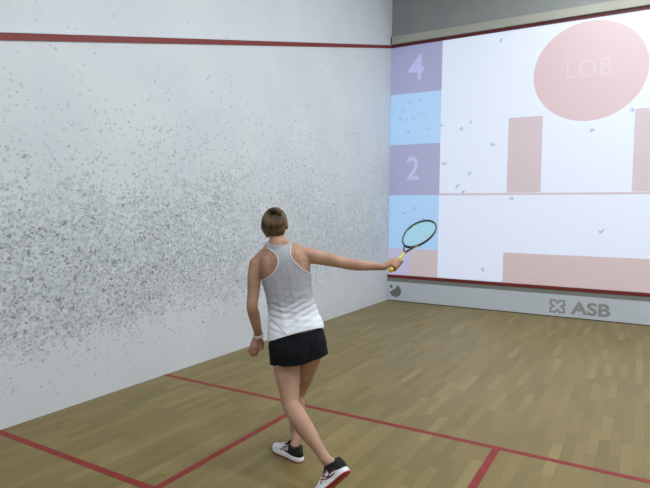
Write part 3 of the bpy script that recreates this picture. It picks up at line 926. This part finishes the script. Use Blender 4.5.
def shoe(Fr, inner, label):
    h, X, Y, Z = Fr
    T_ = lambda x, y, z: h + X * x + Y * y + Z * z
    xs = [0, .004, .012, .022, .04, .06, .08, .10, .12, .14, .16, .18, .2, .215, .23, .243, .254, .263, .270, .275]
    bend = lambda x: .010 * max(0, (x - .22) / .055) ** 2
    # the upper, open where the ankle comes out
    bm = bmesh.new(); hts = lambda x: float(np.interp(x, [0, .02, .04, .07, .10, .13, .17, .21, .24, .265, .275], [.070, .084, .086, .086, .090, .086, .072, .058, .050, .040, .026]))
    rr = []
    for x in xs:
        w = sole_hw(x) * .97; H = hts(x); sh = inner * .004 * math.sin(PI * min(x / .2, 1)); ring = []
        topw = w * float(np.interp(x, [0, .03, .10, .16, .22, .275], [.70, .72, .66, .62, .72, .8]))
        z0 = .018 + bend(x)
        for (y, z) in ((-w, z0), (-w * 1.03, z0 + (H - z0) * .25), (-w * .98, z0 + (H - z0) * .5), (-(w * .45 + topw * .5), z0 + (H - z0) * .8), (-topw * .72, z0 + (H - z0) * .95), (-topw * .3, H), (topw * .3, H), (topw * .72, z0 + (H - z0) * .95), ((w * .45 + topw * .5), z0 + (H - z0) * .8), (w * .98, z0 + (H - z0) * .5), (w * 1.03, z0 + (H - z0) * .25), (w, z0)):
            ring.append(T_(x, y + sh, z))
        rr.append(ring)
    rings(bm, rr)
    bmesh.ops.recalc_face_normals(bm, faces=bm.faces)
    up = link('shoe', bm, M['shoe_white'], parent=person, smooth=True, label=label)
    sd = up.modifiers.new('s', 'SUBSURF'); sd.levels = 1; sd.render_levels = 2

    def slab(name, z0, z1, g0, g1, m, wob=0):
        bm = bmesh.new(); n = 60; ol = []
        for k in range(n):
            t = k / n * 2; s_ = 1 if t < 1 else -1; tt = t if t < 1 else 2 - t
            x = .1375 * (1 - math.cos(PI * tt)); ol.append((x, s_ * sole_hw(x)))
        rr = []
        for z, g in ((z0, g0 * .8), (z0 + (z1 - z0) * .15, g0), (z0 + (z1 - z0) * .6, (g0 + g1) / 2 + .001), (z1, g1)):
            rr.append([T_(x + (x - .1375) / .1375 * g, y + math.copysign(g, y) * (1 if abs(y) > .01 else .4), z + bend(x) + wob * math.sin(x * 60) * (z - z0)) for x, y in ol])
        rings(bm, rr); bmesh.ops.recalc_face_normals(bm, faces=bm.faces)
        return link(name, bm, m, parent=up, smooth=True)
    slab('midsole', .007, .034, .005, .0015, M['midsole'], .08)
    slab('outsole', .000, .0085, .0030, .0052, M['outsole'])
    # padded collar and heel tab
    bm = bmesh.new(); pts = []; n = 22
    for k in range(n + 1):
        a = 2 * PI * k / n; x = .062 + .048 * math.cos(a); y = .031 * math.sin(a); z = .086 + .010 * math.cos(a) + (.016 if math.cos(a) < -.7 else 0)
        pts.append(T_(x, y, z))
    tube(bm, pts, [.0095] * (n + 1), n=10, seg=2, interp=False)
    rr = []
    for z, g in ((.048, .0025), (.066, .002), (.084, .0015), (.093, -.006)):
        ring = []
        for k in range(25):
            a = PI * .5 + PI * k / 24; ring.append(T_(.062 + (.060 + g) * math.cos(a), (.0325 + g) * math.sin(a), z))
        ring += [T_(.062, -.02, z), T_(.062, .02, z)]
        rr.append(ring)
    rings(bm, rr)
    cr_ = []
    for i, x in enumerate((-.0025, .002, .011, .022, .04, .06, .08, .098)):
        w = sole_hw(max(x, .003)) * .97 + .0022; H = hts(max(x, 0)) + .002; z0 = .036 + .10 * max(0, x - .03) ** 1.2
        tw = w * float(np.interp(x, [0, .03, .10], [.70, .72, .66]))
        cr_.append([T_(x, sg * y, z) for (y, z, sg) in ((w * .985, z0, -1), (w * 1.03, z0 + (H - z0) * .3, -1), (w * .98, z0 + (H - z0) * .6, -1), (tw * .9, H, -1), (tw * .9, H, 1), (w * .98, z0 + (H - z0) * .6, 1), (w * 1.03, z0 + (H - z0) * .3, 1), (w * .985, z0, 1))])
    rings(bm, cr_)
    bmesh.ops.recalc_face_normals(bm, faces=bm.faces)
    link('collar', bm, M['shoe_black'], parent=up, smooth=True, label='black padded collar and heel')
    bm = bmesh.new()      # tongue
    tube(bm, [T_(.150, 0, .078), T_(.125, 0, .092), T_(.108, 0, .108), T_(.100, 0, .120)], [(.018, .006), (.022, .007), (.024, .007), (.022, .005)], n=16, ref=Y)
    link('tongue', bm, M['shoe_black'], parent=up, smooth=True, label='black tongue')
    bm = bmesh.new()
    for i in range(5):
        x = .118 + .018 * i; H = hts(x); tube(bm, [T_(x, -.022, H * .90), T_(x + .004, 0, H + .006), T_(x, .022, H * .90)], [.0026] * 3, n=8)
    link('laces', bm, M['lace'], parent=up, smooth=True)
    bm = bmesh.new()      # curved stripes crossing on both sides
    for sg in (-1, 1):
        for (xa, xb, za, zb, bow) in ((.060, .150, .036, .074, -.012), (.078, .170, .036, .066, -.010), (.170, .100, .040, .078, .008), (.045, .120, .050, .045, .006)):
            pts = []
            for k in range(9):
                t = k / 8; x = xa + (xb - xa) * t; z = za + (zb - za) * t + bow * math.sin(PI * t); H = hts(x); w = sole_hw(x) * .97
                tw = w * float(np.interp(x, [0, .03, .10, .16, .22, .275], [.70, .72, .66, .62, .72, .8]))
                fr = (z - .018) / (H - .018); y = float(np.interp(fr, [0, .25, .5, .8, .95], [w, w * 1.03, w * .98, w * .45 + tw * .5, tw * .72]))
                pts.append(T_(x, sg * (y + .0002) + inner * .004 * math.sin(PI * min(x / .2, 1)), z))
            tube(bm, pts, [(.0035, .0018)] * 9, n=8, seg=2, ref=Z)
    link('side_stripes', bm, M['stripe'], parent=up, smooth=True, label='dark red side stripes')
    # ankle sock
    return up


shoe(FL, 1, 'white and red shoe on the raised trailing foot')
shoe(FR, -1, 'white and black shoe planted flat on the floor')
# ---------------------------------------------------------------- the racket
rk = empty('squash_racket', RB)
top(rk, 'black and yellow squash racket with teal strings held in her right hand', 'racket')
rinv = Matrix.Translation(-RB)
HEAD = .36; HB = .110
c_h = RB + RA * (RLEN - HEAD / 2)
# the face of the head is turned partly up to us
B_ = RBW.normalized(); Nn_ = RA.cross(B_).normalized()


def rpart(name, bm, m, label=None, sm=True):
    bmesh.ops.recalc_face_normals(bm, faces=bm.faces)
    o = link(name, bm, m, parent=rk, smooth=sm, label=label); o.matrix_parent_inverse = rinv; return o


def head_pt(a, k=1.0):
    """teardrop outline, a = 0 at the tip"""
    ca, sa = math.cos(a), math.sin(a)
    w = HB * (1 - .10 * (1 - ca) / 2 * 1.6)
    return c_h + RA * (HEAD / 2 * ca * k) + B_ * (w * sa * k)


M['frame'] = mat('black_frame', srgb(38, 42, 44), .35); M['yellow'] = mat('yellow_paint', srgb(205, 196, 60), .4)
M['string'] = mat('teal_string', srgb(165, 225, 218), .5); M['grip'] = noisy(mat('yellow_grip', srgb(205, 180, 40), .7), srgb(195, 168, 34), srgb(214, 192, 56), 40)
bm = bmesh.new(); n = 72; loop = [head_pt(2 * PI * k / n) for k in range(n)]; rr = []
for k in range(n):
    t = (loop[(k + 1) % n] - loop[k - 1]).normalized(); o_ = t.cross(Nn_)
    rr.append([loop[k] + o_ * (.0055 * math.cos(b)) + Nn_ * (.0095 * math.sin(b)) for b in [2 * PI * i / 10 for i in range(10)]])
rings(bm, rr, closed=True)
neck_b = RB + RA * (RLEN - HEAD - .075)
for sg in (-1, 1):
    tube(bm, [neck_b, neck_b.lerp(head_pt(PI - sg * .30), .5) + B_ * .004 * sg, head_pt(PI - sg * .42)], [(.008, .0065), (.0078, .006), (.0075, .0055)], n=12, ref=Nn_)
rpart('frame', bm, M['frame'], 'black racket frame')
bm = bmesh.new()
for s0, s1 in ((.6, 2.7), (-2.75, -1.9)):
    pts = [head_pt(s0 + (s1 - s0) * k / 20, 1.022) for k in range(21)]; tube(bm, pts, [(.006, .0025)] * 21, n=8, ref=Nn_, interp=False)
rpart('frame_decal', bm, M['yellow'], 'yellow band on the frame')
bm = bmesh.new()


def chord_b(a_):      # half width at distance a_ along the axis from the centre
    ca = max(-1, min(1, a_ / (HEAD / 2))); return HB * (1 - .10 * (1 - ca) / 2 * 1.6) * math.sqrt(max(0, 1 - ca * ca))


def bar(a, b, r=.0011):
    tube(bm, [a, b], [r, r], n=5, interp=False, round_caps=False)


for i in range(1, 26):
    a_ = -HEAD / 2 + HEAD * i / 26; w = chord_b(a_)
    if w > .01: bar(c_h + RA * a_ - B_ * w, c_h + RA * a_ + B_ * w)
for i in range(-7, 8):
    b_ = HB * i / 8; lo_, hi_ = -HEAD / 2, HEAD / 2
    A_s = [a_ for a_ in [(-HEAD / 2) + HEAD * k / 400 for k in range(401)] if chord_b(a_) > abs(b_)]
    if A_s: bar(c_h + RA * A_s[0] + B_ * b_ + Nn_ * .0012, c_h + RA * A_s[-1] + B_ * b_ + Nn_ * .0012)
rpart('strings', bm, M['string'], 'teal strings', sm=False)
bm = bmesh.new(); tube(bm, [RB + RA * .15, RB + RA * .19, neck_b + RA * .004], [(.0115, .009), (.0095, .0075), (.0085, .007)], n=14, ref=Nn_)
rpart('shaft', bm, M['yellow'], 'yellow shaft')
bm = bmesh.new()
tube(bm, [RB + RA * .006, RB + RA * .02, RB + RA * .09, RB + RA * .14], [(.0175, .0150), (.0155, .0135), (.0150, .0130), (.0140, .0120)], n=20, ref=Nn_)
g_ = rpart('grip', bm, M['grip'], 'yellow wrapped grip')
